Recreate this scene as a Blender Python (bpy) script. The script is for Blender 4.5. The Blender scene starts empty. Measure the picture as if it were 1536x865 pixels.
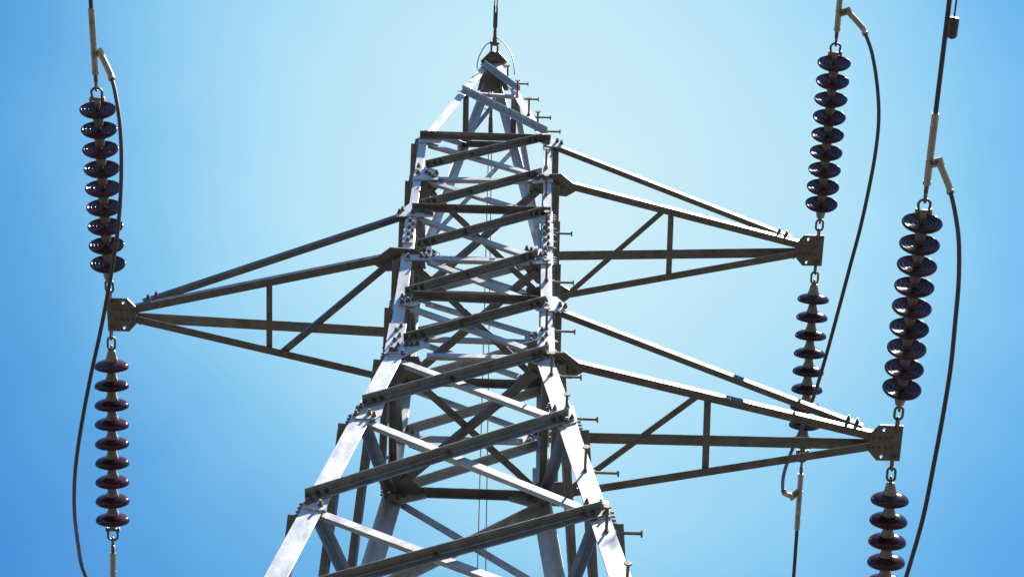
import bpy, bmesh, math, random
from mathutils import Vector as V, Matrix
random.seed(7)
S = bpy.context.scene
C = S.collection
rad = math.radians
Z0 = 13.533                       # height of the tower waist above the ground

# ------------------------------------------------------------------ camera
F, CX, CY = 3160.85, 768.0, 432.5
CP = V((0.2883, -6.4365, Z0 - 11.9332))
R = Matrix(((0.9996134830116885, -0.027691029752606587, 0.00246808680581724),
            (-0.02416580617907277, -0.9093710614084373, -0.4152833809395793),
            (0.013744031175615127, 0.4150632235505002, -0.9096887501024244)))
cam = bpy.data.objects.new('camera', bpy.data.cameras.new('camera'))
C.objects.link(cam)
cam.matrix_world = Matrix.Translation(CP) @ R.to_4x4()
cam.data.sensor_width = 36
cam.data.lens = 36 * F / 1536
cam.data.clip_start = 0.05
cam.data.clip_end = 20000
S.camera = cam


def ray(px, py):
    return (R @ V(((px - CX) / F, -(py - CY) / F, -1))).normalized()


def on_plane(px, py, p, n):
    d = ray(px, py)
    n = V(n)
    return CP + d * ((V(p) - CP).dot(n) / d.dot(n))


# ------------------------------------------------------------------ materials
def mat(name, col, rough=.5, metal=0.0, vary=.25, scale=9.0, tint=None, tint_amt=.5, bump=0.0, coat=0.0, spec=.5, each=0.0, streak=1.0):
    m = bpy.data.materials.new(name)
    m.use_nodes = True
    nt = m.node_tree
    b = nt.nodes['Principled BSDF']
    tc = nt.nodes.new('ShaderNodeTexCoord')
    n1 = nt.nodes.new('ShaderNodeTexNoise')
    n1.inputs['Scale'].default_value = scale
    n1.inputs['Detail'].default_value = 8
    n1.inputs['Roughness'].default_value = .65
    mp = nt.nodes.new('ShaderNodeMapping')      # stretched up and down: run-off streaks
    mp.inputs['Scale'].default_value = (1, 1, streak)
    nt.links.new(tc.outputs['Object'], mp.inputs['Vector'])
    nt.links.new(mp.outputs['Vector'], n1.inputs['Vector'])
    mr = nt.nodes.new('ShaderNodeMapRange')
    mr.inputs['From Min'].default_value = .3
    mr.inputs['From Max'].default_value = .7
    mr.inputs['To Min'].default_value = 1 - vary
    mr.inputs['To Max'].default_value = 1 + vary
    nt.links.new(n1.outputs['Fac'], mr.inputs['Value'])
    mul = nt.nodes.new('ShaderNodeVectorMath')
    mul.operation = 'SCALE'
    mul.inputs[0].default_value = col
    nt.links.new(mr.outputs['Result'], mul.inputs['Scale'])
    out = mul.outputs['Vector']
    if each:                                # every copy a little dustier or darker than its neighbour
        oi = nt.nodes.new('ShaderNodeObjectInfo')
        er = nt.nodes.new('ShaderNodeMapRange')
        er.inputs['To Min'].default_value = 1 - each
        er.inputs['To Max'].default_value = 1 + each
        nt.links.new(oi.outputs['Random'], er.inputs['Value'])
        m2 = nt.nodes.new('ShaderNodeVectorMath')
        m2.operation = 'SCALE'
        nt.links.new(out, m2.inputs[0])
        nt.links.new(er.outputs['Result'], m2.inputs['Scale'])
        out = m2.outputs['Vector']
    if tint:
        n2 = nt.nodes.new('ShaderNodeTexNoise')
        n2.inputs['Scale'].default_value = scale * .45
        n2.inputs['Detail'].default_value = 10
        n2.inputs['Roughness'].default_value = .7
        nt.links.new(tc.outputs['Object'], n2.inputs['Vector'])
        r2 = nt.nodes.new('ShaderNodeMapRange')
        r2.inputs['From Min'].default_value = .5
        r2.inputs['From Max'].default_value = .72
        r2.inputs['To Max'].default_value = tint_amt
        nt.links.new(n2.outputs['Fac'], r2.inputs['Value'])
        mx = nt.nodes.new('ShaderNodeMix')
        mx.data_type = 'RGBA'
        nt.links.new(r2.outputs['Result'], mx.inputs['Factor'])
        nt.links.new(out, mx.inputs[6])
        mx.inputs[7].default_value = (*tint, 1)
        out = mx.outputs[2]
    nt.links.new(out, b.inputs['Base Color'])
    b.inputs['Metallic'].default_value = metal
    b.inputs['Specular IOR Level'].default_value = spec
    rr = nt.nodes.new('ShaderNodeMapRange')
    rr.inputs['From Min'].default_value = .3
    rr.inputs['From Max'].default_value = .7
    rr.inputs['To Min'].default_value = max(.03, rough * .85)
    rr.inputs['To Max'].default_value = min(1, rough * 1.15)
    nt.links.new(n1.outputs['Fac'], rr.inputs['Value'])
    nt.links.new(rr.outputs['Result'], b.inputs['Roughness'])
    if coat:
        b.inputs['Coat Weight'].default_value = coat
        b.inputs['Coat Roughness'].default_value = .04
    if bump:
        bp = nt.nodes.new('ShaderNodeBump')
        bp.inputs['Strength'].default_value = bump
        bp.inputs['Distance'].default_value = .002
        nt.links.new(n1.outputs['Fac'], bp.inputs['Height'])
        nt.links.new(bp.outputs['Normal'], b.inputs['Normal'])
    return m


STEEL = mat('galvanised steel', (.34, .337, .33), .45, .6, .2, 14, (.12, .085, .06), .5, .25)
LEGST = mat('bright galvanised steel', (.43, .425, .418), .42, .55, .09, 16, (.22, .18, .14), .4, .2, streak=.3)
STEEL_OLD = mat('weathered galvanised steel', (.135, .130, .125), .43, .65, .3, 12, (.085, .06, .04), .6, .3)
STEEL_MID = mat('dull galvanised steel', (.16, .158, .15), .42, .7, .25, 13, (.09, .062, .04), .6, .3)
BOLT = mat('dull bolt steel', (.16, .145, .13), .5, .7, .3, 30)
PORC = mat('brown glazed porcelain', (.036, .0155, .023), .08, 0, .3, 18, (.07, .05, .05), .35, spec=.16, each=.3)
CAP = mat('zinc cap', (.20, .18, .155), .6, .35, .25, 30, (.16, .11, .07), .5, .3)
ALU = mat('dull aluminium', (.33, .275, .21), .45, .55, .2, 24, (.16, .12, .08), .7)
LINK = mat('rusty forged steel', (.15, .11, .085), .5, .6, .3, 40, (.13, .06, .03), .8)
CABLE = mat('weathered stranded conductor', (.055, .040, .038), .5, .35, .25, 60)
WIRE = mat('grey earth wire steel', (.05, .05, .055), .6, .2, .2, 60)
CONC = mat('concrete', (.32, .31, .29), .9, 0, .2, 6, bump=.5)
GRASS = mat('dry grass ground', (.023, .021, .016), .95, 0, .45, 1.3, (.017, .020, .010), .9, .0)


# ------------------------------------------------------------------ helpers
def obj(name, bm, m, parent=None, smooth=False, label=None):
    bmesh.ops.recalc_face_normals(bm, faces=bm.faces)
    me = bpy.data.meshes.new(name)
    bm.to_mesh(me)
    bm.free()
    if smooth:
        for p in me.polygons:
            p.use_smooth = True
    me.materials.append(m)
    if any(p.material_index for p in me.polygons):
        me.materials.append(BOLT)
    o = bpy.data.objects.new(name, me)
    C.objects.link(o)
    if parent:
        o.parent = parent
    if label:
        o['label'] = label
    return o


def thing(name, label, cat, loc=(0, 0, 0), group=None):
    o = bpy.data.objects.new(name, None)
    o.empty_display_size = .2
    o.location = loc
    C.objects.link(o)
    o['label'] = label
    o['category'] = cat
    if group:
        o['group'] = group
    return o


def prism(bm, poly, off):
    """closed polygon (list of Vectors) thickened by vector off"""
    a = [bm.verts.new(p) for p in poly]
    b = [bm.verts.new(p + off) for p in poly]
    n = len(a)
    bm.faces.new(a)
    bm.faces.new(b[::-1])
    for i in range(n):
        j = (i + 1) % n
        bm.faces.new((a[j], a[i], b[i], b[j]))


def add_angle(bm, p0, p1, u, v, a, b, t):
    """rolled steel angle: heel along p0-p1, flange a along u, flange b along v"""
    p0, p1 = V(p0), V(p1)
    d = (p1 - p0).normalized()
    u = V(u)
    u = (u - d * u.dot(d)).normalized()
    v = V(v)
    v = (v - d * v.dot(d) - u * v.dot(u)).normalized()
    r = t * .45
    sec = [(0, 0), (a - r * .4, 0), (a, r * .4), (a, t - r), (a - r, t), (t + r, t), (t, t + r), (t, b - r), (t - r, b), (r * .4, b), (0, b - r * .4)]
    prism(bm, [p0 + u * x + v * y for x, y in sec], p1 - p0)


def angle(name, p0, p1, u, v, a, t=.006, parent=None, m=None, b=None, bolts=()):
    bm = bmesh.new()
    add_angle(bm, p0, p1, u, v, a, b or a, t)
    for p, n in bolts:
        add_bolt(bm, p, n, .9)
    return obj(name, bm, m or STEEL, parent)


def add_cyl(bm, p0, p1, r0, r1=None, n=10):
    p0, p1 = V(p0), V(p1)
    if r1 is None:
        r1 = r0
    q = (p1 - p0).to_track_quat('Z', 'Y')
    A, B = [], []
    for i in range(n):
        c = 2 * math.pi * (i + .5) / n
        e = q @ V((math.cos(c), math.sin(c), 0))
        A.append(bm.verts.new(p0 + e * r0))
        B.append(bm.verts.new(p1 + e * r1))
    bm.faces.new(A[::-1])
    bm.faces.new(B)
    for i in range(n):
        j = (i + 1) % n
        bm.faces.new((A[i], A[j], B[j], B[i]))


def add_bolt(bm, p, n, s=1.0):
    """hex nut and thread end standing on a face at p"""
    n = V(n).normalized()
    p = V(p)
    nf = len(bm.faces)
    add_cyl(bm, p - n * .004, p + n * .003 * s, .0175 * s, n=12)
    add_cyl(bm, p, p + n * .017 * s, .0145 * s, n=6)
    add_cyl(bm, p, p + n * .031 * s, .0085 * s, n=8)
    bm.faces.ensure_lookup_table()
    for f in bm.faces[nf:]:
        f.material_index = 1


def smooth_path(pts, k=6, closed=False):
    pts = [V(p) for p in pts]
    n = len(pts)
    out = []
    rng = range(n) if closed else range(n - 1)
    for i in rng:
        if closed:
            a, b, c, d = (pts[(i + q) % n] for q in (-1, 0, 1, 2))
        else:
            a, b, c, d = pts[max(i - 1, 0)], pts[i], pts[i + 1], pts[min(i + 2, n - 1)]
        for j in range(k):
            t = j / k
            out.append(.5 * ((2 * b) + (c - a) * t + (2 * a - 5 * b + 4 * c - d) * t * t + (3 * b - a - 3 * c + d) * t ** 3))
    if not closed:
        out.append(pts[-1])
    return out


def add_tube(bm, pts, r, n=10, closed=False):
    pts = [V(p) for p in pts]
    m = len(pts)
    rr = r if isinstance(r, (list, tuple)) else [r] * m
    rings = []
    up = None
    for i, p in enumerate(pts):
        if closed:
            d = pts[(i + 1) % m] - pts[i - 1]
        else:
            d = pts[min(i + 1, m - 1)] - pts[max(i - 1, 0)]
        d.normalize()
        if up is None:
            up = d.orthogonal().normalized()
        up = (up - d * up.dot(d)).normalized()
        w_ = d.cross(up)
        rings.append([bm.verts.new(p + (up * math.cos(2 * math.pi * k / n) + w_ * math.sin(2 * math.pi * k / n)) * rr[i]) for k in range(n)])
    for i in range(m if closed else m - 1):
        A, B = rings[i], rings[(i + 1) % m]
        off = 0
        if closed and i == m - 1:
            off = min(range(n), key=lambda o_: (A[0].co - B[o_].co).length)
        for k in range(n):
            j = (k + 1) % n
            bm.faces.new((A[k], A[j], B[(j + off) % n], B[(k + off) % n]))
    if not closed:
        bm.faces.new(rings[0][::-1])
        bm.faces.new(rings[-1])


def add_lathe(bm, prof, n=40, mtx=None):
    rings = []
    for r, z in prof:
        if r < 1e-5:
            rings.append([bm.verts.new((0, 0, z))])
        else:
            rings.append([bm.verts.new((r * math.cos(2 * math.pi * k / n), r * math.sin(2 * math.pi * k / n), z)) for k in range(n)])
    for A, B in zip(rings, rings[1:]):
        if len(A) == 1 and len(B) == 1:
            continue
        for k in range(n):
            j = (k + 1) % n
            if len(A) == 1:
                bm.faces.new((A[0], B[j], B[k]))
            elif len(B) == 1:
                bm.faces.new((A[k], A[j], B[0]))
            else:
                bm.faces.new((A[k], A[j], B[j], B[k]))


# ------------------------------------------------------------------ the tower
W = .525                                   # half width of the shaft (x)
WY = .515                                  # half width of the shaft (y)
SL = .1164                                 # spread of the legs below the waist
LV = {6: 3.8752, 5: 3.073, 4: 2.3545, 3: 1.5806, 2: .7904, 1: 0.0, 0: -1.079, -1: -2.3612, -2: -3.75, -3: -5.35, -4: -7.3, -5: -9.8, -6: -13.35}
ORDER = [6, 5, 4, 3, 2, 1, 0, -1, -2, -3, -4, -5, -6]


def spread(z):
    return SL * max(0, -z)


def corner(sx, sy, z):
    """heel of a leg at height z (measured from the waist)"""
    return V((sx * (W + spread(z)), sy * (WY + spread(z)), z + Z0))


def nrm(face, z):
    k = SL if z < -1e-6 else 0
    n = {'F': V((0, -1, k)), 'B': V((0, 1, k)), 'L': V((-1, 0, k)), 'R': V((1, 0, k))}[face]
    return n.normalized()


tower = thing('lattice_tower', 'tall galvanised steel lattice pylon with three pointed crossarms', 'pylon', (0, 0, 0))

# legs -------------------------------------------------------------
LEG_A = {'top': .062, 'mid': .078, 'low': .112}
legs = {}
for sx in (-1, 1):
    for sy in (-1, 1):
        bm = bmesh.new()
        u, v = V((-sx, 0, 0)), V((0, -sy, 0))
        zs = 1.97 if sy < 0 else 2.1
        c6, cm, c1, cb = corner(sx, sy, LV[6] + .03), corner(sx, sy, zs), corner(sx, sy, 0), corner(sx, sy, LV[-6])
        add_angle(bm, cm, c6, u, v, LEG_A['top'], LEG_A['top'], .007)
        add_angle(bm, c1, cm, u, v, LEG_A['mid'], LEG_A['mid'], .008)
        add_angle(bm, cb, c1 + V((0, 0, .004)), u, v, LEG_A['low'], LEG_A['low'], .010)
        # peak leg, leaning in to the apex plate
        ap = V((sx * .08, sy * .125, 6.98 + Z0))
        add_angle(bm, c6 + V((0, 0, -.06)), ap, u, v, .07, .07, .006)
        o = obj('leg', bm, LEGST, tower)
        legs[sx, sy] = o
        # splice plates wrap the heel where two lengths of leg meet
        for za, zb, wd in ((zs - .22, zs + .2, .07), (-.03, .42, .1)):
            bm = bmesh.new()
            p0, p1 = corner(sx, sy, za), corner(sx, sy, zb)
            q = V((sx * .011, sy * .011, 0))
            add_angle(bm, p0 + q, p1 + q, u, v, wd + .012, wd + .012, .009)
            k = 7 if wd < .08 else 6
            for i in range(k):
                f = (i + .6) / (k + .2)
                p = p0.lerp(p1, f)
                st = .014 * (1 if i % 2 else -1)
                add_bolt(bm, p + u * (wd * .55 + st) + V((0, sy * .011, 0)), (0, sy, 0), .85)
                add_bolt(bm, p + v * (wd * .55 + st) + V((sx * .011, 0, 0)), (sx, 0, 0), .85)
            obj('splice_plate', bm, LEGST, o)
        bm = bmesh.new()
        fb = cb + V((-sx * .03, -sy * .03, 0))
        add_lathe(bm, [(0, -.3), (.42, -.3), (.42, .12), (.38, .16), (0, .16)], 28)
        bmesh.ops.translate(bm, vec=V((fb.x, fb.y, .06)), verts=bm.verts)
        obj('footing', bm, CONC, tower)


# face bracing --------------------------------------------------------
def face_point(face, h, z, off=0):
    """h runs -1..1 across the face (left to right, or front to back)"""
    a = W + spread(z)
    b = WY + spread(z)
    n = nrm(face, z)
    if face == 'F':
        p = V((a * h, -b, z + Z0))
    elif face == 'B':
        p = V((a * h, b, z + Z0))
    elif face == 'L':
        p = V((-a, b * h, z + Z0))
    else:
        p = V((a, b * h, z + Z0))
    return p + n * off


def brace(face, p0, p1, outer, a, n, name='diagonal_brace', m=None, bolts=()):
    """outer: lies on the outside of the leg flange, shelf at the top, standing out;
    inner: behind the leg flange, shelf at the bottom, standing in"""
    p0, p1 = V(p0), V(p1)
    if face == 'B':                         # on the far face the same sections turn the same way as on the near face
        n = -n
    up = V((0, 0, 1))
    d = (p1 - p0).normalized()
    upn = (up - d * up.dot(d) - n * up.dot(n)).normalized()
    if outer:
        q = n * .012
        return angle(name, p0 + q, p1 + q, -upn, n, a, .006, tower, m or STEEL, None, bolts)
    q = n * -.011 + upn * a * .85
    return angle(name, p0 + q, p1 + q, -upn, -n, a, .006, tower, m or STEEL)


def px_face(px, py, z_hint):
    n = nrm('F', z_hint)
    return on_plane(px, py, corner(1, -1, 0 if z_hint >= 0 else z_hint), n)


# front face: heel lines measured on the plane of the face
inner_px = [((650, 217), (806, 262), 1), ((655, 274), (794, 316), 1), ((642, 331), (797, 384), 1), ((648, 393), (795, 450), 1),
            ((624, 463), (785, 520), 1), ((612, 545), (828, 624), -1), ((562, 636), (876, 762), -1), ((486, 771), (962, 948), -1)]
outer_px = [((638, 252), (812, 211), 1), ((628, 312), (812, 263), 1), ((625, 372), (815, 321), 1), ((607, 443), (806, 386), 1),
            ((605, 513), (818, 456), 1), ((543, 609), (822, 532), -1), ((457, 751), (852, 628), -1), ((368, 914), (902, 769), -1)]
front_cross = []
for (i, o_) in zip(inner_px, outer_px):
    a = .052 if i[2] > 0 else .06
    n = nrm('F', i[2])
    pi0, pi1, po0, po1 = px_face(*i[0], i[2]), px_face(*i[1], i[2]), px_face(*o_[0], o_[2]), px_face(*o_[1], o_[2])
    d = po1 - po0
    e = pi1 - pi0
    pi0 = pi0 - e.normalized() * .085       # the near end runs on behind its gusset
    brace('F', pi0, pi1, False, a, n)
    den = d.x * e.z - d.z * e.x
    t = ((pi0.x - po0.x) * e.z - (pi0.z - po0.z) * e.x) / den
    dn = V((0, 0, -1))
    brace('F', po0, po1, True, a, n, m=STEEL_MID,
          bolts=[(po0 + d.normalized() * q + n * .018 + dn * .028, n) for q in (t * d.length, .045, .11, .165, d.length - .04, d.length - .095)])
# back face and the two side faces, panel by panel
for k in range(12):
    t_, b_ = ORDER[k], ORDER[k + 1]
    zt, zb = LV[t_], LV[b_]
    low = zt <= 0.001
    a = .052 if not low else .06
    zm = (zt + zb) / 2
    if k >= 8:
        n = nrm('F', zm)
        brace('F', face_point('F', -.9, zt - .08), face_point('F', .9, zb + .08), False, a, n)
        brace('F', face_point('F', -.9, zb + .08), face_point('F', .9, zt - .08), True, a, n)
    n = nrm('B', zm)
    e0 = .86 if not low else .9
    brace('B', face_point('B', -e0, zt - .06), face_point('B', e0, zb + .1), False, a, n)
    brace('B', face_point('B', -e0, zb + .06), face_point('B', e0, zt - .1), True, a, n)
    for f in 'LR':
        n = nrm(f, zm)
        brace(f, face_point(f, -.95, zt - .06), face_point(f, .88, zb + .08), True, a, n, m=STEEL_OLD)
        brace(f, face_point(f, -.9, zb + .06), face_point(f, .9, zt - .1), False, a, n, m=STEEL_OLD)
# level members: the front alternates heavy outer and light inner ones
hz = {6: ((630, 207), (826, 213), True), 5: ((650, 266), (806, 269), False), 4: ((618, 316), (826, 322), True),
      3: ((643, 386), (795, 390), False), 2: ((620, 448), (806, 456), True), 1: ((640, 531), (792, 535), False)}
for l, (a0, a1, outer) in hz.items():
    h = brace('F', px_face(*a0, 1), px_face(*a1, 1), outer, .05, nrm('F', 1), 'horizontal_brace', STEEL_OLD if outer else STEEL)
    outer_b = l % 2 == 1
    brace('B', face_point('B', -.9, LV[l] + .01), face_point('B', .9, LV[l] - .0), outer_b, .052, nrm('B', 1), 'horizontal_brace', STEEL_OLD if outer_b else STEEL)
    if l % 2:
        for f, s in (('L', -1), ('R', 1)):
            brace(f, face_point(f, -.9, LV[l] + .02), face_point(f, .9, LV[l] + .02), False, .05, nrm(f, 1), 'horizontal_brace', STEEL_OLD)
# plan bracing and corner plates at the three arm levels
for l in (5, 3, 1):
    z = LV[l] + Z0
    g = .1
    for i, s in enumerate((1, -1)):
        zz = z - .014 - .012 * i
        p0, p1 = V((-s * (W - g), -(WY - g), zz)), V((s * (W - g), WY - g, zz))
        dirn = (p1 - p0).normalized()
        side = V((dirn.y, -dirn.x, 0))
        q = side * -.025
        angle('plan_brace', p0 + q, p1 + q, side, V((0, 0, 1)), .05, .006, tower, STEEL_OLD)
    arm_side = {5: 1, 3: -1, 1: 1}[l]
    for sx in (-1, 1):
        for sy in (-1, 1):
            if sx == arm_side:
                pl = [(-.15, .02), (-.1, -.035), (.08, -.045), (.17, .03), (.205, .085), (.12, .14), (-.03, .13), (-.17, .11)]
            else:
                pl = [(-.02, .015), (-.2, .015), (-.22, .06), (-.1, .2), (-.02, .22)]
            bm = bmesh.new()
            poly = [V((sx * (W + x), sy * (WY - y), z - .008)) for x, y in pl]
            prism(bm, poly, V((0, 0, .009)))
            for x, y in ((-.1, .04), (-.06, .08), (-.12, .1)) + (((.06, .04), (.1, .07), (.14, .09)) if sx == arm_side else ()):
                add_bolt(bm, V((sx * (W + x), sy * (WY - y), z - .008)), (0, 0, -1), .8)
            obj('corner_plate', bm, STEEL_OLD, tower)

# gusset plates on the front face
GUS = [
    ([(628, 206), (630, 202), (658, 203), (664, 211), (660, 215), (629, 215)], [(640, 206), (650, 208)], 1),
    ([(621, 268), (630, 259), (637, 252), (655, 256), (658, 267), (656, 271), (622, 271)], [(640, 261), (645, 264), (650, 267), (655, 262), (628, 252), (627, 262)], 1),
    ([(593, 323), (614, 307), (622, 306), (650, 319), (650, 326), (594, 326)], [(599, 321), (604, 317), (619, 321), (632, 320), (640, 322), (647, 323)], 1),
    ([(606, 384), (645, 384), (645, 391), (608, 391)], [(612, 388), (640, 388), (632, 387)], 1),
    ([(598, 459), (600, 445), (605, 439), (627, 449), (629, 455), (617, 460)], [(603, 449), (612, 447), (612, 454), (620, 452), (603, 456)], 1),
    ([(583, 536), (595, 516), (610, 500), (644, 508), (645, 521), (632, 524), (603, 537)], [(586, 528), (594, 528), (604, 533), (610, 520), (618, 520), (626, 519), (640, 513)], 1),
    ([(531, 624), (545, 605), (577, 605), (572, 624), (563, 630), (532, 629)], [(536, 618), (541, 614), (554, 623), (561, 626), (534, 624)], -1),
    ([(455, 763), (465, 741), (498, 742), (488, 766), (478, 767)], [(461, 757), (471, 754), (481, 760)], -1),
    ([(808, 213), (828, 210), (844, 216), (842, 222), (822, 221)], [(836, 214), (842, 217), (820, 217)], 1),
    ([(796, 272), (828, 266), (830, 274), (800, 276)], [(806, 271), (818, 271)], 1),
    ([(795, 327), (822, 322), (829, 326), (827, 335), (806, 336)], [(800, 327), (807, 325), (822, 330)], 1),
    ([(785, 382), (805, 370), (822, 383), (828, 386), (827, 397), (800, 396)], [(790, 376), (797, 378), (803, 380), (811, 385), (818, 376), (818, 384), (818, 392)], 1),
    ([(800, 463), (820, 445), (835, 447), (853, 462), (850, 468), (806, 467)], [(840, 460), (848, 462), (819, 454), (819, 462), (804, 457), (810, 454)], 1),
    ([(786, 540), (806, 525), (830, 527), (831, 546), (806, 547)], [(812, 541), (822, 538), (800, 537)], 1),
    ([(820, 622), (835, 614), (860, 610), (866, 634), (845, 640), (824, 627)], [(824, 614), (832, 616), (851, 613), (848, 628), (850, 635), (858, 630)], -1),
    ([(870, 760), (892, 752), (912, 753), (918, 776), (897, 780)], [(880, 757), (901, 758), (904, 765), (909, 772)], -1),
]
for poly, bolts, zh in GUS:
    n = nrm('F', zh)
    bm = bmesh.new()
    pts = [px_face(x, y, zh) + n * .0012 for x, y in poly]
    prism(bm, pts, n * .0088)
    for x, y in bolts:
        add_bolt(bm, px_face(x, y, zh) + n * .010, n)
    obj('gusset_plate', bm, LEGST, tower)
# gussets on the far face and the sides, at every node
for l in (6, 5, 4, 3, 2, 1, 0, -1, -2):
    z = LV[l]
    n = nrm('B', z)
    for s in (-1, 1):
        big = .26 if l == 1 else .17
        up = V((0, 0, 1)) - n * n.z
        c = face_point('B', s, z)
        x = V((-s, 0, 0))
        bm = bmesh.new()
        prism(bm, [c + n * -.0105 + x * a_ + up * b_ for a_, b_ in ((.02, .09), (.1, .13), (big, .04), (big, -.05), (.1, -.13), (.02, -.09))], n * -.008)
        for a_, b_ in ((.08, .06), (.12, .03), (.12, -.04), (.08, -.07), (.045, 0)):
            add_bolt(bm, c + n * -.0185 + x * a_ + up * b_, -n, .9)
        obj('gusset_plate', bm, STEEL, tower)
    for f, s in (('L', -1), ('R', 1)):
        n = nrm(f, z)
        up = V((0, 0, 1)) - n * n.z
        for e in (-1, 1):
            c = face_point(f, e, z)
            y = V((0, -e, 0))
            bm = bmesh.new()
            prism(bm, [c + n * .002 + y * a_ + up * b_ for a_, b_ in ((.012, .1), (.09, .1), (.17, .0), (.09, -.11), (.012, -.11))], n * .008)
            for a_, b_ in ((.035, .06), (.035, .02), (.035, -.02), (.035, -.06), (.1, .0), (.085, .05), (.085, -.05)):
                add_bolt(bm, c + n * .010 + y * a_ + up * b_, n, .9)
            obj('gusset_plate', bm, STEEL, tower)


# peak ---------------------------------------------------------------
def peak_pt(sx, sy, f):
    c = corner(sx, sy, LV[6] + .03)
    return c.lerp(V((sx * .08, sy * .125, 6.98 + Z0)), f)


def peak_brace(a0, a1, outer, n, w_=.05, m=None, name='diagonal_brace'):
    n = V(n).normalized()
    return brace('F', a0, a1, outer, w_, n, name, m)


fm = .62
PN = (peak_pt(1, -1, 0) - peak_pt(-1, -1, 0)).cross(peak_pt(1, -1, 1) - peak_pt(-1, -1, 0)).normalized()
if PN.y > 0:
    PN = -PN


def px_peak(px, py):
    return on_plane(px, py, peak_pt(-1, -1, 0), PN)


peak_brace(px_peak(727, 99), px_peak(780, 138), True, PN, .045)
peak_brace(px_peak(694, 138), px_peak(821, 202), True, PN, .052)
peak_brace(px_peak(708, 137), px_peak(776, 142), False, PN, .04, None, 'horizontal_brace')
angle('horizontal_brace', on_plane(722, 95, (0, 0, 6.972 + Z0), (0, 0, 1)), on_plane(762, 96.5, (0, 0, 6.972 + Z0), (0, 0, 1)), V((0, 0, -1)), V((0, 1, 0)), .045, .006, tower, LEGST, .03)
BN = V((0, PN.y, -PN.z)).normalized()          # far face, seen from inside
peak_brace(peak_pt(-1, 1, fm), peak_pt(1, 1, .96), False, BN, .045)
peak_brace(peak_pt(-1, 1, .03), peak_pt(1, 1, fm), False, BN, .045)
peak_brace(peak_pt(-1, 1, fm), peak_pt(1, 1, fm), True, BN, .045, STEEL_OLD, 'horizontal_brace')
for s in (-1, 1):
    n = V((s, 0, .15))
    peak_brace(peak_pt(s, -1, fm), peak_pt(s, 1, fm), False, n, .045, STEEL_OLD, 'horizontal_brace')
peak_brace(peak_pt(-1, -1, .03), peak_pt(-1, 1, fm), False, (-1, 0, .15), .04)
peak_brace(peak_pt(1, -1, fm), peak_pt(1, 1, .03), False, (1, 0, .15), .045)
# apex plate, seen from below
za = 7.0 + Z0
bm = bmesh.new()
poly = [on_plane(x, y, (0, 0, za), (0, 0, 1)) for x, y in ((735, 78), (748, 78), (761, 92), (757, 100), (763, 136), (716, 136), (725, 100), (721, 92))]
prism(bm, poly, V((0, 0, .012)))
obj('apex_plate', bm, STEEL_OLD, tower)

# step bolts on the near right leg ------------------------------------
PX_STEP = [(766, 120), (782, 143), (798, 170), (814, 191), (825, 248), (825, 288), (826, 343), (826, 416), (826, 489), (836, 557), (866, 620), (892, 700), (924, 790), (956, 876)]
for i, (px, py) in enumerate(PX_STEP):
    if i < 4:
        p = px_peak(px, py)
        f = max(0, min(1, (p.z - peak_pt(1, -1, 0).z) / (peak_pt(1, -1, 1).z - peak_pt(1, -1, 0).z)))
        hl = peak_pt(1, -1, f)
    else:
        p = px_face(px, py, 1 if i < 9 else -1)
        hl = corner(1, -1, p.z - Z0)
    for d, o_ in ((V((0, -1, 0)), V((-.04, 0, -.06))), (V((1, 0, 0)), V((0, .035, 0)))):
        if i in (4, 5) and d.x > .5:
            continue
        b0 = hl + o_ - d * .012
        bm = bmesh.new()
        L_ = .165 if d.y < 0 else .155
        add_cyl(bm, b0, b0 + d * L_, .0085, n=10)
        add_cyl(bm, b0 + d * (L_ - .001), b0 + d * (L_ + .008), .021, n=14)
        add_cyl(bm, b0 + d * .012, b0 + d * .03, .0165, n=6)
        obj('step_bolt', bm, LINK if d.y < 0 else BOLT, legs[1, -1])

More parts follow.
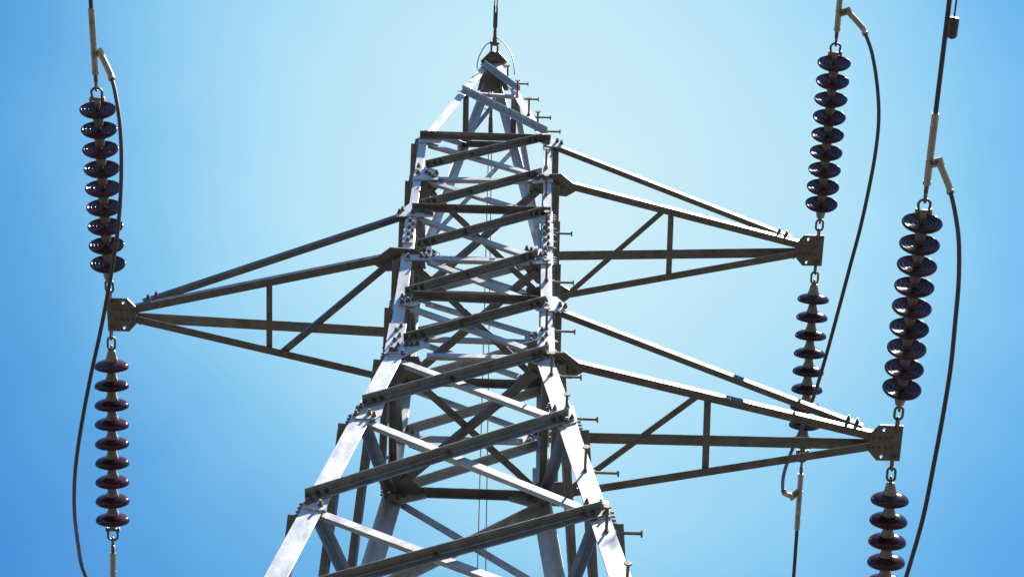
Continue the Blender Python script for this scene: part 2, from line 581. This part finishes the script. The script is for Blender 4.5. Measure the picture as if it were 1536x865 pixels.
# crossarms -----------------------------------------------------------
ARMS = [('L', -1, 3, 4, 2.5799, ((404, 424), (404, 529)), ((597, 386), (421, 532))),
        ('U', 1, 5, 6, 2.6109, ((1007, 314), (1003, 418)), ((998, 314), (842, 450))),
        ('D', 1, 1, 2, 2.7428, ((1062, 592), (1058, 712)), ((1050, 591), (846, 740)))]
TIP = {}
for name, s, lb, lt, xt, st, dg in ARMS:
    arm = bpy.data.objects.new('crossarm', None)
    C.objects.link(arm)
    arm.parent = tower
    arm['label'] = {'L': 'single crossarm pointing to the left', 'U': 'higher crossarm pointing to the right', 'D': 'lower crossarm pointing to the right'}[name]
    zb, zt = LV[lb] + Z0, LV[lt] + Z0
    zp = LV[lb] - .0417 + Z0
    TIP[name] = V((s * xt, 0, zp))
    for sy in (-1, 1):
        inw = V((0, -sy, 0))
        # bottom chord
        p0 = V((s * (W + .03), sy * (WY + .0), zb))
        p1 = V((s * (xt - .12), sy * .056, zp + .003))
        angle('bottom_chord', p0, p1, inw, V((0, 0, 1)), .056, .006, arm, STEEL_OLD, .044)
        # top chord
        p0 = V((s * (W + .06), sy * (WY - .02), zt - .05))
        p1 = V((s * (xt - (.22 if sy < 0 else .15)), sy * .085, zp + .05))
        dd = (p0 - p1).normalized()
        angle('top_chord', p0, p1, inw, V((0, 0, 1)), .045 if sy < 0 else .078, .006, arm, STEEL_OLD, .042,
              bolts=[(p1 + dd * q + V((0, sy * .0, .035)), (0, sy, 0)) for q in (.03, .09)])
    # plan lattice between the bottom chords
    for q, w_ in ((st, .042), (dg, .042)):
        p0, p1 = (on_plane(x, y, (0, 0, zb - .006), (0, 0, 1)) for x, y in q)
        d = (p1 - p0).normalized()
        side = V((d.y, -d.x, 0)) * (-1 if q is dg and s > 0 else 1)
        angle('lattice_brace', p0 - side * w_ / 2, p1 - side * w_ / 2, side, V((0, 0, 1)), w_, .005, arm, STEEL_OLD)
    # end plate with two open holes
    bm = bmesh.new()
    x0, x1 = xt - .175, xt + .03
    out = [(x1, .128), (x1, -.128), (x0 + .055, -.128), (x0, -.065), (x0, .065), (x0 + .055, .128)]
    vo = [bm.verts.new((s * x, y, zp - .010)) for x, y in out]
    edges = [bm.edges.new((vo[i], vo[(i + 1) % 6])) for i in range(6)]
    for hy in (-.097, .097):
        vh = [bm.verts.new((s * (x0 + .085) + .011 * math.cos(k * math.pi / 8), hy + .011 * math.sin(k * math.pi / 8), zp - .010)) for k in range(16)]
        edges += [bm.edges.new((vh[i], vh[(i + 1) % 16])) for i in range(16)]
    r = bmesh.ops.triangle_fill(bm, edges=edges, use_beauty=True)
    fs = [f for f in bm.faces]
    ex = bmesh.ops.extrude_face_region(bm, geom=fs)
    bmesh.ops.translate(bm, vec=V((0, 0, .011)), verts=[g for g in ex['geom'] if isinstance(g, bmesh.types.BMVert)])
    for bx in (.045, .085, .125, .165):
        for by in (-.036, .036):
            add_bolt(bm, V((s * (x0 + bx - .02), by, zp - .010)), (0, 0, -1), .6)
    for by in (-.1, .1):
        add_bolt(bm, V((s * (x1 - .03), by, zp - .010)), (0, 0, -1), .9)
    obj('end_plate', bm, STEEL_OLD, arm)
# ------------------------------------------------------------------ insulator strings
PITCH = .146


def make_disc():
    """one cap and pin disc, +z towards the line"""
    bm = bmesh.new()
    prof = [(.036, -.033), (.046, -.030), (.062, -.027), (.085, -.021), (.104, -.012), (.116, -.003), (.1222, .007), (.1235, .014), (.1215, .021), (.116, .024),
            (.110, .022), (.106, .013), (.100, .010), (.096, .012), (.0945, .0185), (.090, .020), (.0855, .0185), (.084, .009), (.076, .006), (.070, .008),
            (.068, .0155), (.064, .017), (.060, .0155), (.058, .006), (.050, .002), (.044, .004), (.042, .011), (.038, .0125), (.034, .011), (.030, -.002), (.018, -.006)]
    add_lathe(bm, prof, 48)
    d = obj('insulator_disc', bm, PORC, None, True)
    bm = bmesh.new()
    add_lathe(bm, [(0, -.112), (.016, -.112), (.022, -.110), (.027, -.104), (.030, -.092), (.034, -.075), (.037, -.058), (.042, -.048), (.045, -.036), (.0455, -.026), (.040, -.024), (0, -.024)], 28)
    add_lathe(bm, [(0, -.02), (.012, -.02), (.012, .034), (.016, .038), (.013, .044), (0, .044)], 16)
    c = obj('cap', bm, CAP, d, True)
    return d, c


proto = make_disc()
used_proto = [False]


def disc_at(parent, M):
    if not used_proto[0]:
        used_proto[0] = True
        d, c = proto
    else:
        d, c = proto[0].copy(), proto[1].copy()
        C.objects.link(d)
        C.objects.link(c)
        c.parent = d
    d.parent = parent
    d.matrix_local = M
    return d


def loop_pts(c, ax, side, L, Wd, k=7):
    """oval chain link round centre c, long axis ax"""
    out = []
    r = Wd / 2
    h = L / 2 - r
    for i in range(k + 1):
        a = math.pi * i / k
        out.append(c + ax * (h + r * math.sin(a)) + side * (r * math.cos(a)))
    for i in range(k + 1):
        a = math.pi + math.pi * i / k
        out.append(c + ax * (-h + r * math.sin(a)) + side * (r * math.cos(a)))
    return out


STR = {'Lu': ('L', V((-2.584, -.135, 1.539 + Z0)), V((.0079, -.9984, -.0566)), .2492, 'near'),
       'Ll': ('L', V((-2.590, .142, 1.539 + Z0)), V((-.0153, .9856, -.1684)), .2431, 'far'),
       'Uu': ('U', V((2.597, -.131, 3.031 + Z0)), V((-.0159, -.9956, -.0929)), .2547, 'near'),
       'Ul': ('U', V((2.595, .144, 3.031 + Z0)), V((-.0077, .9824, -.1868)), .2451, 'far'),
       'Du': ('D', V((2.734, -.133, -.042 + Z0)), V((-.0053, -.9978, -.0655)), .252, 'near'),
       'Dl': ('D', V((2.727, .144, -.042 + Z0)), V((.0237, .9922, -.1222)), .2505, 'far')}
SLAB = {'Lu': 'string of nine brown discs rising above the tip of the left crossarm',
        'Ll': 'string of nine brown discs hanging below the tip of the left crossarm',
        'Uu': 'string of nine brown discs rising from the tip of the upper right crossarm',
        'Ul': 'string of brown discs below the upper right crossarm, partly behind the lower crossarm',
        'Du': 'rightmost string of nine brown discs rising from the tip of the lower right crossarm',
        'Dl': 'string of brown discs below the lower right crossarm, cut off by the picture edge'}
CLAB = {'Lu': 'tan clamped conductor running up from the insulators above the left crossarm',
        'Ll': 'tan clamped conductor running down from the insulators below the left crossarm',
        'Uu': 'tan clamped conductor running up from the insulators of the upper right crossarm',
        'Ul': 'tan clamped conductor running down past the lower crossarm from the insulators behind it',
        'Du': 'rightmost conductor, dark with a weight beside it, running up to the picture top',
        'Dl': 'conductor running away from the insulators below the lower right crossarm'}
END = {}
for key, (arm, P0, D, t0, side_) in STR.items():
    D = D.normalized()
    X = D.cross(V((0, 0, 1))).normalized()
    Y = D.cross(X)
    s = thing('insulator_string', SLAB[key], 'insulator', P0, 'insulator strings at the crossarm tips')
    I = Matrix.Translation(-P0)
    # anchor bolt, link and ball eye between the arm and the first cap
    bm = bmesh.new()
    e = D * -.035
    add_cyl(bm, P0 + e + V((0, 0, -.03)), P0 + e + V((0, 0, .03)), .012)
    add_tube(bm, loop_pts(P0 + D * .0, D, V((0, 0, 1)), .10, .05), .009, 8, True)
    bmesh.ops.transform(bm, matrix=I, verts=bm.verts)
    obj('anchor_shackle', bm, LINK, s, True)
    bm = bmesh.new()
    add_tube(bm, loop_pts(P0 + D * .083, D, X, .095, .052), .0085, 8, True)
    bmesh.ops.transform(bm, matrix=I, verts=bm.verts)
    obj('chain_link', bm, LINK, s, True)
    bm = bmesh.new()
    add_tube(bm, loop_pts(P0 + D * .125, D, Y, .05, .036), .007, 8, True)
    add_cyl(bm, P0 + D * .14, P0 + D * (t0 - .105), .011, .013)
    bmesh.ops.transform(bm, matrix=I, verts=bm.verts)
    obj('ball_eye', bm, LINK, s, True)
    Q = Matrix((X, Y, D)).transposed().to_4x4()
    for k in range(9):
        M = Matrix.Translation(D * (t0 + PITCH * k)) @ Q @ Matrix.Rotation(random.random() * 6, 4, 'Z') @ Matrix.Rotation(rad(random.uniform(-1.8, 1.8)), 4, 'X')
        disc_at(s, M)
    te = t0 + PITCH * 8
    bm = bmesh.new()          # socket clevis behind the last disc
    q = P0 + D * (te + .036)
    add_cyl(bm, q, q + D * .05, .017, .021, 14)
    add_cyl(bm, q + D * .052 - X * .042, q + D * .052 + X * .042, .012, n=10)
    add_cyl(bm, q + D * .052 - X * .05, q + D * .052 - X * .036, .019, n=6)
    add_cyl(bm, q + D * .052 + X * .036, q + D * .052 + X * .05, .019, n=6)
    bmesh.ops.transform(bm, matrix=I, verts=bm.verts)
    obj('socket_clevis', bm, CAP, s, True)
    bm = bmesh.new()          # bow shackle
    pts = [q + D * .05 - X * .03]
    for i in range(9):
        a = math.pi * i / 8
        pts.append(q + D * (.1 + .033 * math.sin(a)) - X * .036 * math.cos(a))
    pts.append(q + D * .05 + X * .03)
    add_tube(bm, smooth_path(pts, 3), .0085, 8)
    bmesh.ops.transform(bm, matrix=I, verts=bm.verts)
    obj('shackle', bm, LINK, s, True)
    # the conductor and its dead end clamp
    c0 = te + .036 + .1 + .02
    c = thing('conductor', CLAB[key], 'power line', P0 + D * c0, 'conductors leaving the insulator strings')
    I2 = Matrix.Translation(-(P0 + D * c0))
    bm = bmesh.new()
    add_tube(bm, loop_pts(P0 + D * (c0 + .03), D, Y, .07, .034), .008, 8, True)
    add_cyl(bm, P0 + D * (c0 + .055), P0 + D * (c0 + .17), .0135, .0155)
    bmesh.ops.transform(bm, matrix=I2, verts=bm.verts)
    obj('steel_eye', bm, LINK, c, True)
    bm = bmesh.new()
    ta, tb = c0 + .125, 2.15
    add_cyl(bm, P0 + D * ta, P0 + D * (tb - .0), .0215, n=18)
    add_cyl(bm, P0 + D * (ta - .012), P0 + D * (ta + .012), .024, n=18)
    add_cyl(bm, P0 + D * (tb - .1), P0 + D * (tb + .006), .0225, .0165, n=18)
    add_cyl(bm, P0 + D * (ta + .13), P0 + D * (ta + .15), .0235, n=18)
    bmesh.ops.transform(bm, matrix=I2, verts=bm.verts)
    obj('dead_end_clamp', bm, ALU, c, False)
    bm = bmesh.new()
    pts = []
    for i in range(41):
        u = i / 40
        L_ = tb - .02 + 60 * u * u
        pts.append(P0 + D * L_ + V((0, 0, .0007 * (L_ - tb) ** 2)))
    add_tube(bm, pts, .0145, 12)
    bmesh.ops.transform(bm, matrix=I2, verts=bm.verts)
    obj('cable', bm, CABLE, c, True)
    END[key] = (P0, D, X, Y, I2, c)

# jumper loops from clamp to clamp under each arm ------------------------
JP = {'L': [(-2.445, -1.855, 1.323), (-2.408, -1.781, 1.245), (-2.357, -1.627, 1.095), (-2.326, -1.45, .945), (-2.314, -1.231, .79), (-2.324, -1.002, .661),
            (-2.358, -.761, .56), (-2.401, -.528, .492), (-2.445, -.327, .455), (-2.497, -.116, .432), (-2.558, .151, .419), (-2.623, .461, .428), (-2.673, .745, .474),
            (-2.715, 1.07, .581), (-2.753, 1.432, .777), (-2.765, 1.70, .90), (-2.725, 1.93, .985), (-2.68, 2.04, 1.06)],
      'U': [(2.747, -1.858, 2.757), (2.798, -1.731, 2.626), (2.83, -1.539, 2.451), (2.837, -1.341, 2.298), (2.814, -1.135, 2.168), (2.776, -.921, 2.061), (2.726, -.651, 1.965),
            (2.668, -.365, 1.903), (2.615, -.06, 1.873), (2.555, .314, 1.867), (2.502, .664, 1.907), (2.446, .997, 2.004), (2.402, 1.31, 2.156), (2.394, 1.596, 2.353), (2.424, 1.835, 2.563), (2.45, 1.92, 2.62)],
      'D': [(2.836, -1.847, -.273), (2.86, -1.748, -.374), (2.877, -1.61, -.501), (2.871, -1.421, -.654), (2.85, -1.224, -.786), (2.827, -.982, -.914), (2.795, -.725, -1.011), (2.763, -.449, -1.076),
            (2.731, -.108, -1.111), (2.69, .19, -1.117), (2.64, .55, -1.09), (2.59, .95, -.99), (2.56, 1.3, -.84), (2.55, 1.6, -.66), (2.57, 1.83, -.47)]}
JL = {'L': 'black jumper cable looping under the left crossarm from clamp to clamp',
      'U': 'black jumper cable looping under the upper right crossarm, ending in a small hook',
      'D': 'rightmost black jumper cable, looping under the lower right crossarm'}
for k, pts in JP.items():
    pts = [V(p) + V((0, 0, Z0)) for p in pts]
    j = thing('jumper_cable', JL[k], 'cable', pts[len(pts) // 2], 'jumper cables looping under the crossarms')
    IJ = Matrix.Translation(-pts[len(pts) // 2])
    bm = bmesh.new()
    add_tube(bm, smooth_path(pts, 8), .0135, 12)
    bmesh.ops.transform(bm, matrix=IJ, verts=bm.verts)
    obj('cable', bm, CABLE, j, True)
    for key, pe, pn in ((k + 'u', pts[0], pts[1]), (k + 'l', pts[-1], pts[-2])):
        P0, D, X, Y, I2, c = END[key]
        q = P0 + D * (1.96 if key == 'Ll' else 1.83)
        aim = (pe - q)
        out = (aim - D * aim.dot(D)).normalized()
        q2 = q + D * .03 + out * .065
        tin = (pe - pn).normalized()
        bm = bmesh.new()          # curved sleeve crimped on the cable end
        path = smooth_path([pe - tin * .03, pe + tin * .01, pe.lerp(q2, .45) + tin * .012, q2], 5)
        add_tube(bm, path, .0205, 14)
        add_tube(bm, [pe - tin * .035, pe - tin * .015], .023, 14)
        bmesh.ops.transform(bm, matrix=IJ, verts=bm.verts)
        t = obj('terminal_sleeve', bm, ALU, j, True)
        bm = bmesh.new()          # bolted pad between sleeve and clamp
        wv = out.cross(D).normalized()
        a_ = q + out * .012
        dr = (q2 - a_).normalized()
        sd = dr.cross(wv).normalized()
        prism(bm, [a_ + sd * .026 + wv * .008, q2 + dr * .03 + sd * .026 + wv * .008, q2 + dr * .03 - sd * .026 + wv * .008, a_ - sd * .026 + wv * .008], wv * -.016)
        for f in (.35, .85):
            add_bolt(bm, a_.lerp(q2, f) - wv * .008, -wv, .8)
            add_bolt(bm, a_.lerp(q2, f) + wv * .008, wv, .8)
        bmesh.ops.transform(bm, matrix=IJ, verts=bm.verts)
        obj('terminal_pad', bm, ALU, j)

# vibration damper on the outermost conductor ------------------------------
P0, D, X, Y, _, _ = END['Du']
P0 = P0.copy()
w1 = P0 + D * 2.70 + V((.030, 0, -.038))
w2 = P0 + D * 3.20 + V((.030, 0, -.038))
dm = thing('vibration_damper', 'small dark weight hung on a short wire beside the rightmost conductor', 'damper', P0 + D * 2.95)
ID = Matrix.Translation(-(P0 + D * 2.95))
for wgt, sg in ((w1, 1), (w2, -1)):
    bm = bmesh.new()
    add_lathe(bm, [(0, -.066), (.014, -.064), (.026, -.056), (.031, -.045), (.032, .05), (.029, .06), (0, .062)], 22)
    bmesh.ops.transform(bm, matrix=ID @ Matrix.Translation(wgt) @ (D * sg).to_track_quat('Z', 'Y').to_matrix().to_4x4(), verts=bm.verts)
    obj('weight', bm, CABLE, dm, True)
bm = bmesh.new()
add_tube(bm, [w1.lerp(w2, t / 10) + V((0, 0, -.012 * (1 - abs(t - 5) / 5))) for t in range(11)], .0055, 8)
bmesh.ops.transform(bm, matrix=ID, verts=bm.verts)
obj('messenger_wire', bm, WIRE, dm, True)
bm = bmesh.new()
m = w1.lerp(w2, .5)
k = P0 + D * 2.95
prism(bm, [m + V((.01, 0, -.025)) - D * .02, k + V((-.02, 0, .02)) - D * .02, k + V((-.02, 0, .02)) + D * .02, m + V((.01, 0, -.025)) + D * .02], V((.012, 0, .03)))
bmesh.ops.transform(bm, matrix=ID, verts=bm.verts)
obj('clamp', bm, ALU, dm)


# earth wires at the apex ---------------------------------------------------
def earth(P, tgt1, tgt2, slope, sg, label, tg):
    """twin wire from an eye at P, aimed so that it leaves along the line"""
    e = thing('earth_wire', label, 'earth wire', P, 'earth wires at the apex')
    IE = Matrix.Translation(-P)
    D = None
    # horizontal heading found from a sighting on the plane of constant fall
    n = V((0, slope * sg, 1))
    q1, q2 = on_plane(*tgt1, P, n), on_plane(*tgt2, P, n)
    m = (q1 + q2) / 2
    D = (m - P).normalized()
    X = D.cross(V((0, 0, 1))).normalized()
    bm = bmesh.new()
    add_tube(bm, loop_pts(P + D * .035, D, X, .1, .06), .0095, 8, True)
    add_cyl(bm, P - V((0, 0, .03)), P + V((0, 0, .03)), .01)
    bmesh.ops.transform(bm, matrix=IE, verts=bm.verts)
    obj('shackle', bm, LINK, e, True)
    bm = bmesh.new()
    add_cyl(bm, P + D * .075, P + D * .15, .026, .02, 12)
    add_cyl(bm, P + D * .09 - X * .045, P + D * .09 + X * .045, .012)
    add_cyl(bm, P + D * .15, P + D * .4, .017, .012, 10)
    bmesh.ops.transform(bm, matrix=IE, verts=bm.verts)
    obj('grip_clamp', bm, LINK, e, False)
    for q, o_ in ((q1, -1), (q2, 1)):
        dd = (q - (P + D * .25 + X * .012 * o_ * tg)).normalized()
        st = P + D * .25 + X * .012 * o_ * tg
        bm = bmesh.new()
        add_tube(bm, [st, st + dd * .22], .0085, 8)
        add_tube(bm, [st, st + dd * 20, st + dd * 45], .005, 8)
        bmesh.ops.transform(bm, matrix=IE, verts=bm.verts)
        obj('wire', bm, WIRE, e, True)
    return D


PF = on_plane(741.5, 79, (0, 0, za), (0, 0, 1))
PB = on_plane(737, 137, (0, 0, za), (0, 0, 1))
earth(PF, (742.2, 2), (746, 2), -.06, 1, 'thin twin earth wire rising from the shackle on top of the apex', -1)
earth(PB, (716, 864), (728.5, 864), .15, 1, 'thin twin earth wire hanging from the apex down through the tower', 1)
for nm, pts, lab in (('bonding_wire', [(738, 62, -.33), (728, 69, -.32), (720, 82, -.29), (716, 95, -.25), (716, 104, -.2)], 'thin bonding wire arching left from the apex shackle to the peak'),
                     ('bonding_wire', [(746, 57, -.36), (756, 65, -.35), (765, 78, -.32), (770, 94, -.28), (772, 112, -.22)], 'thin bonding wire arching right from the apex shackle to the peak'),
                     ('bonding_wire', [(721, 152, .2), (724, 160, .24), (730, 165, .27), (736, 165, .3)], 'short bonding wire curled under the apex plate')):
    p3 = [on_plane(x, y, (0, yy, 0), (0, 1, 0)) for x, y, yy in pts]
    bm = bmesh.new()
    b0 = p3[-1]
    add_tube(bm, [p - b0 for p in smooth_path(p3, 5)], .0048, 8)
    o = obj(nm, bm, WIRE, None, True)
    o.location = b0
    o['label'] = lab
    o['category'] = 'wire'
    o['group'] = 'bonding wires at the apex'

# ------------------------------------------------------------------ ground
bm = bmesh.new()
n = 48
G = 3000
ring = [[bm.verts.new((r * math.cos(2 * math.pi * k / n), r * math.sin(2 * math.pi * k / n), 0 if r < 20 else .6 * math.sin(r * .01 + k * .7) * min(1, r / 300))) for k in range(n)] for r in (3, 12, 40, 120, 400, 1200, G)]
c = bm.verts.new((0, 0, 0))
for k in range(n):
    bm.faces.new((c, ring[0][k], ring[0][(k + 1) % n]))
for A, B in zip(ring, ring[1:]):
    for k in range(n):
        bm.faces.new((A[k], B[k], B[(k + 1) % n], A[(k + 1) % n]))
g = obj('ground', bm, GRASS, None, True)
g['kind'] = 'structure'

# ------------------------------------------------------------------ light
SUN = V((.30, -.135, .95)).normalized()
elev = math.asin(SUN.z)
sl = bpy.data.objects.new('sun', bpy.data.lights.new('sun', 'SUN'))
C.objects.link(sl)
sl.data.energy = 5
sl.data.angle = rad(.5)
sl.data.color = (1, .96, .9)
sl.rotation_euler = SUN.to_track_quat('Z', 'Y').to_euler()
SKY_T = (.39, .99, 1.30)
GLOW_DIR = ray(850, 300)  # centre of the glow painted into the sky, near mid-frame
wd = bpy.data.worlds.new('World')
S.world = wd
wd.use_nodes = True
nt = wd.node_tree
bg = nt.nodes['Background']
sky = nt.nodes.new('ShaderNodeTexSky')
sky.sky_type = 'NISHITA'
sky.sun_disc = False
sky.sun_elevation = elev
sky.sun_rotation = math.atan2(SUN.x, SUN.y)
sky.air_density = 0.75
sky.dust_density = 0.05
sky.ozone_density = 1.0
# clear sky, shifted to the cyan of the photograph, with a bright glow painted in round the view centre
N = nt.nodes.new
L = nt.links.new
tintn = N('ShaderNodeMix')
tintn.data_type = 'RGBA'
tintn.blend_type = 'MULTIPLY'
tintn.inputs['Factor'].default_value = 1
tintn.inputs[7].default_value = (SKY_T[0], SKY_T[1], SKY_T[2], 1)
L(sky.outputs['Color'], tintn.inputs[6])
tc = N('ShaderNodeTexCoord')
sep = N('ShaderNodeSeparateXYZ')
L(tc.outputs['Generated'], sep.inputs[0])
hz_ = N('ShaderNodeMapRange')                  # the cyan deepens overhead, the horizon stays pale
hz_.interpolation_type = 'SMOOTHSTEP'
hz_.inputs['From Min'].default_value = .15
hz_.inputs['From Max'].default_value = .8
L(sep.outputs['Z'], hz_.inputs['Value'])
L(hz_.outputs['Result'], tintn.inputs['Factor'])
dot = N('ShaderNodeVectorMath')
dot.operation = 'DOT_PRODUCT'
dot.inputs[1].default_value = GLOW_DIR
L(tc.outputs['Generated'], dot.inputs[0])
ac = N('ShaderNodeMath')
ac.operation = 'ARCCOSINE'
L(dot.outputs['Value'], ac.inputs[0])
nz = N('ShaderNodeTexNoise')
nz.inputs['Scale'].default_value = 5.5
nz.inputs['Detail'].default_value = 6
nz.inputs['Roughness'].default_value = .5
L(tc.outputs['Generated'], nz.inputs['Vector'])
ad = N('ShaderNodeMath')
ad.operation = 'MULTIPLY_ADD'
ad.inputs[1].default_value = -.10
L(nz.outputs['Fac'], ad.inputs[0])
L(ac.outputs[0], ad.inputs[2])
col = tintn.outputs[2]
for lo, hi, amt, c3 in ((.295, .05, .96, (1.05, 3.05, 4.3)), (.22, -.05, .95, (3.0, 4.0, 4.4))):  # two layers of painted glow, fading outward like lens vignetting
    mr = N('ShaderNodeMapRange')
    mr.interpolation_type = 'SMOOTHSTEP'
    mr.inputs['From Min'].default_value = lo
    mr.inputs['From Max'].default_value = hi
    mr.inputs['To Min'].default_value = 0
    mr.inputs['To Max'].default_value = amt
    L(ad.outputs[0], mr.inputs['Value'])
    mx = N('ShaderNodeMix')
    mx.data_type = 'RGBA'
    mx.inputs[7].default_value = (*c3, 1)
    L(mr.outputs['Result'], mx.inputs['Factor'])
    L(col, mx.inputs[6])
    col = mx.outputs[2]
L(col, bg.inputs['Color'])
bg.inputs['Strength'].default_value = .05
S.view_settings.view_transform = 'Standard'
S.view_settings.look = 'None'
S.view_settings.gamma = 1
S.view_settings.use_curve_mapping = False
S.view_settings.exposure = 2.12
S.render.engine = 'CYCLES'
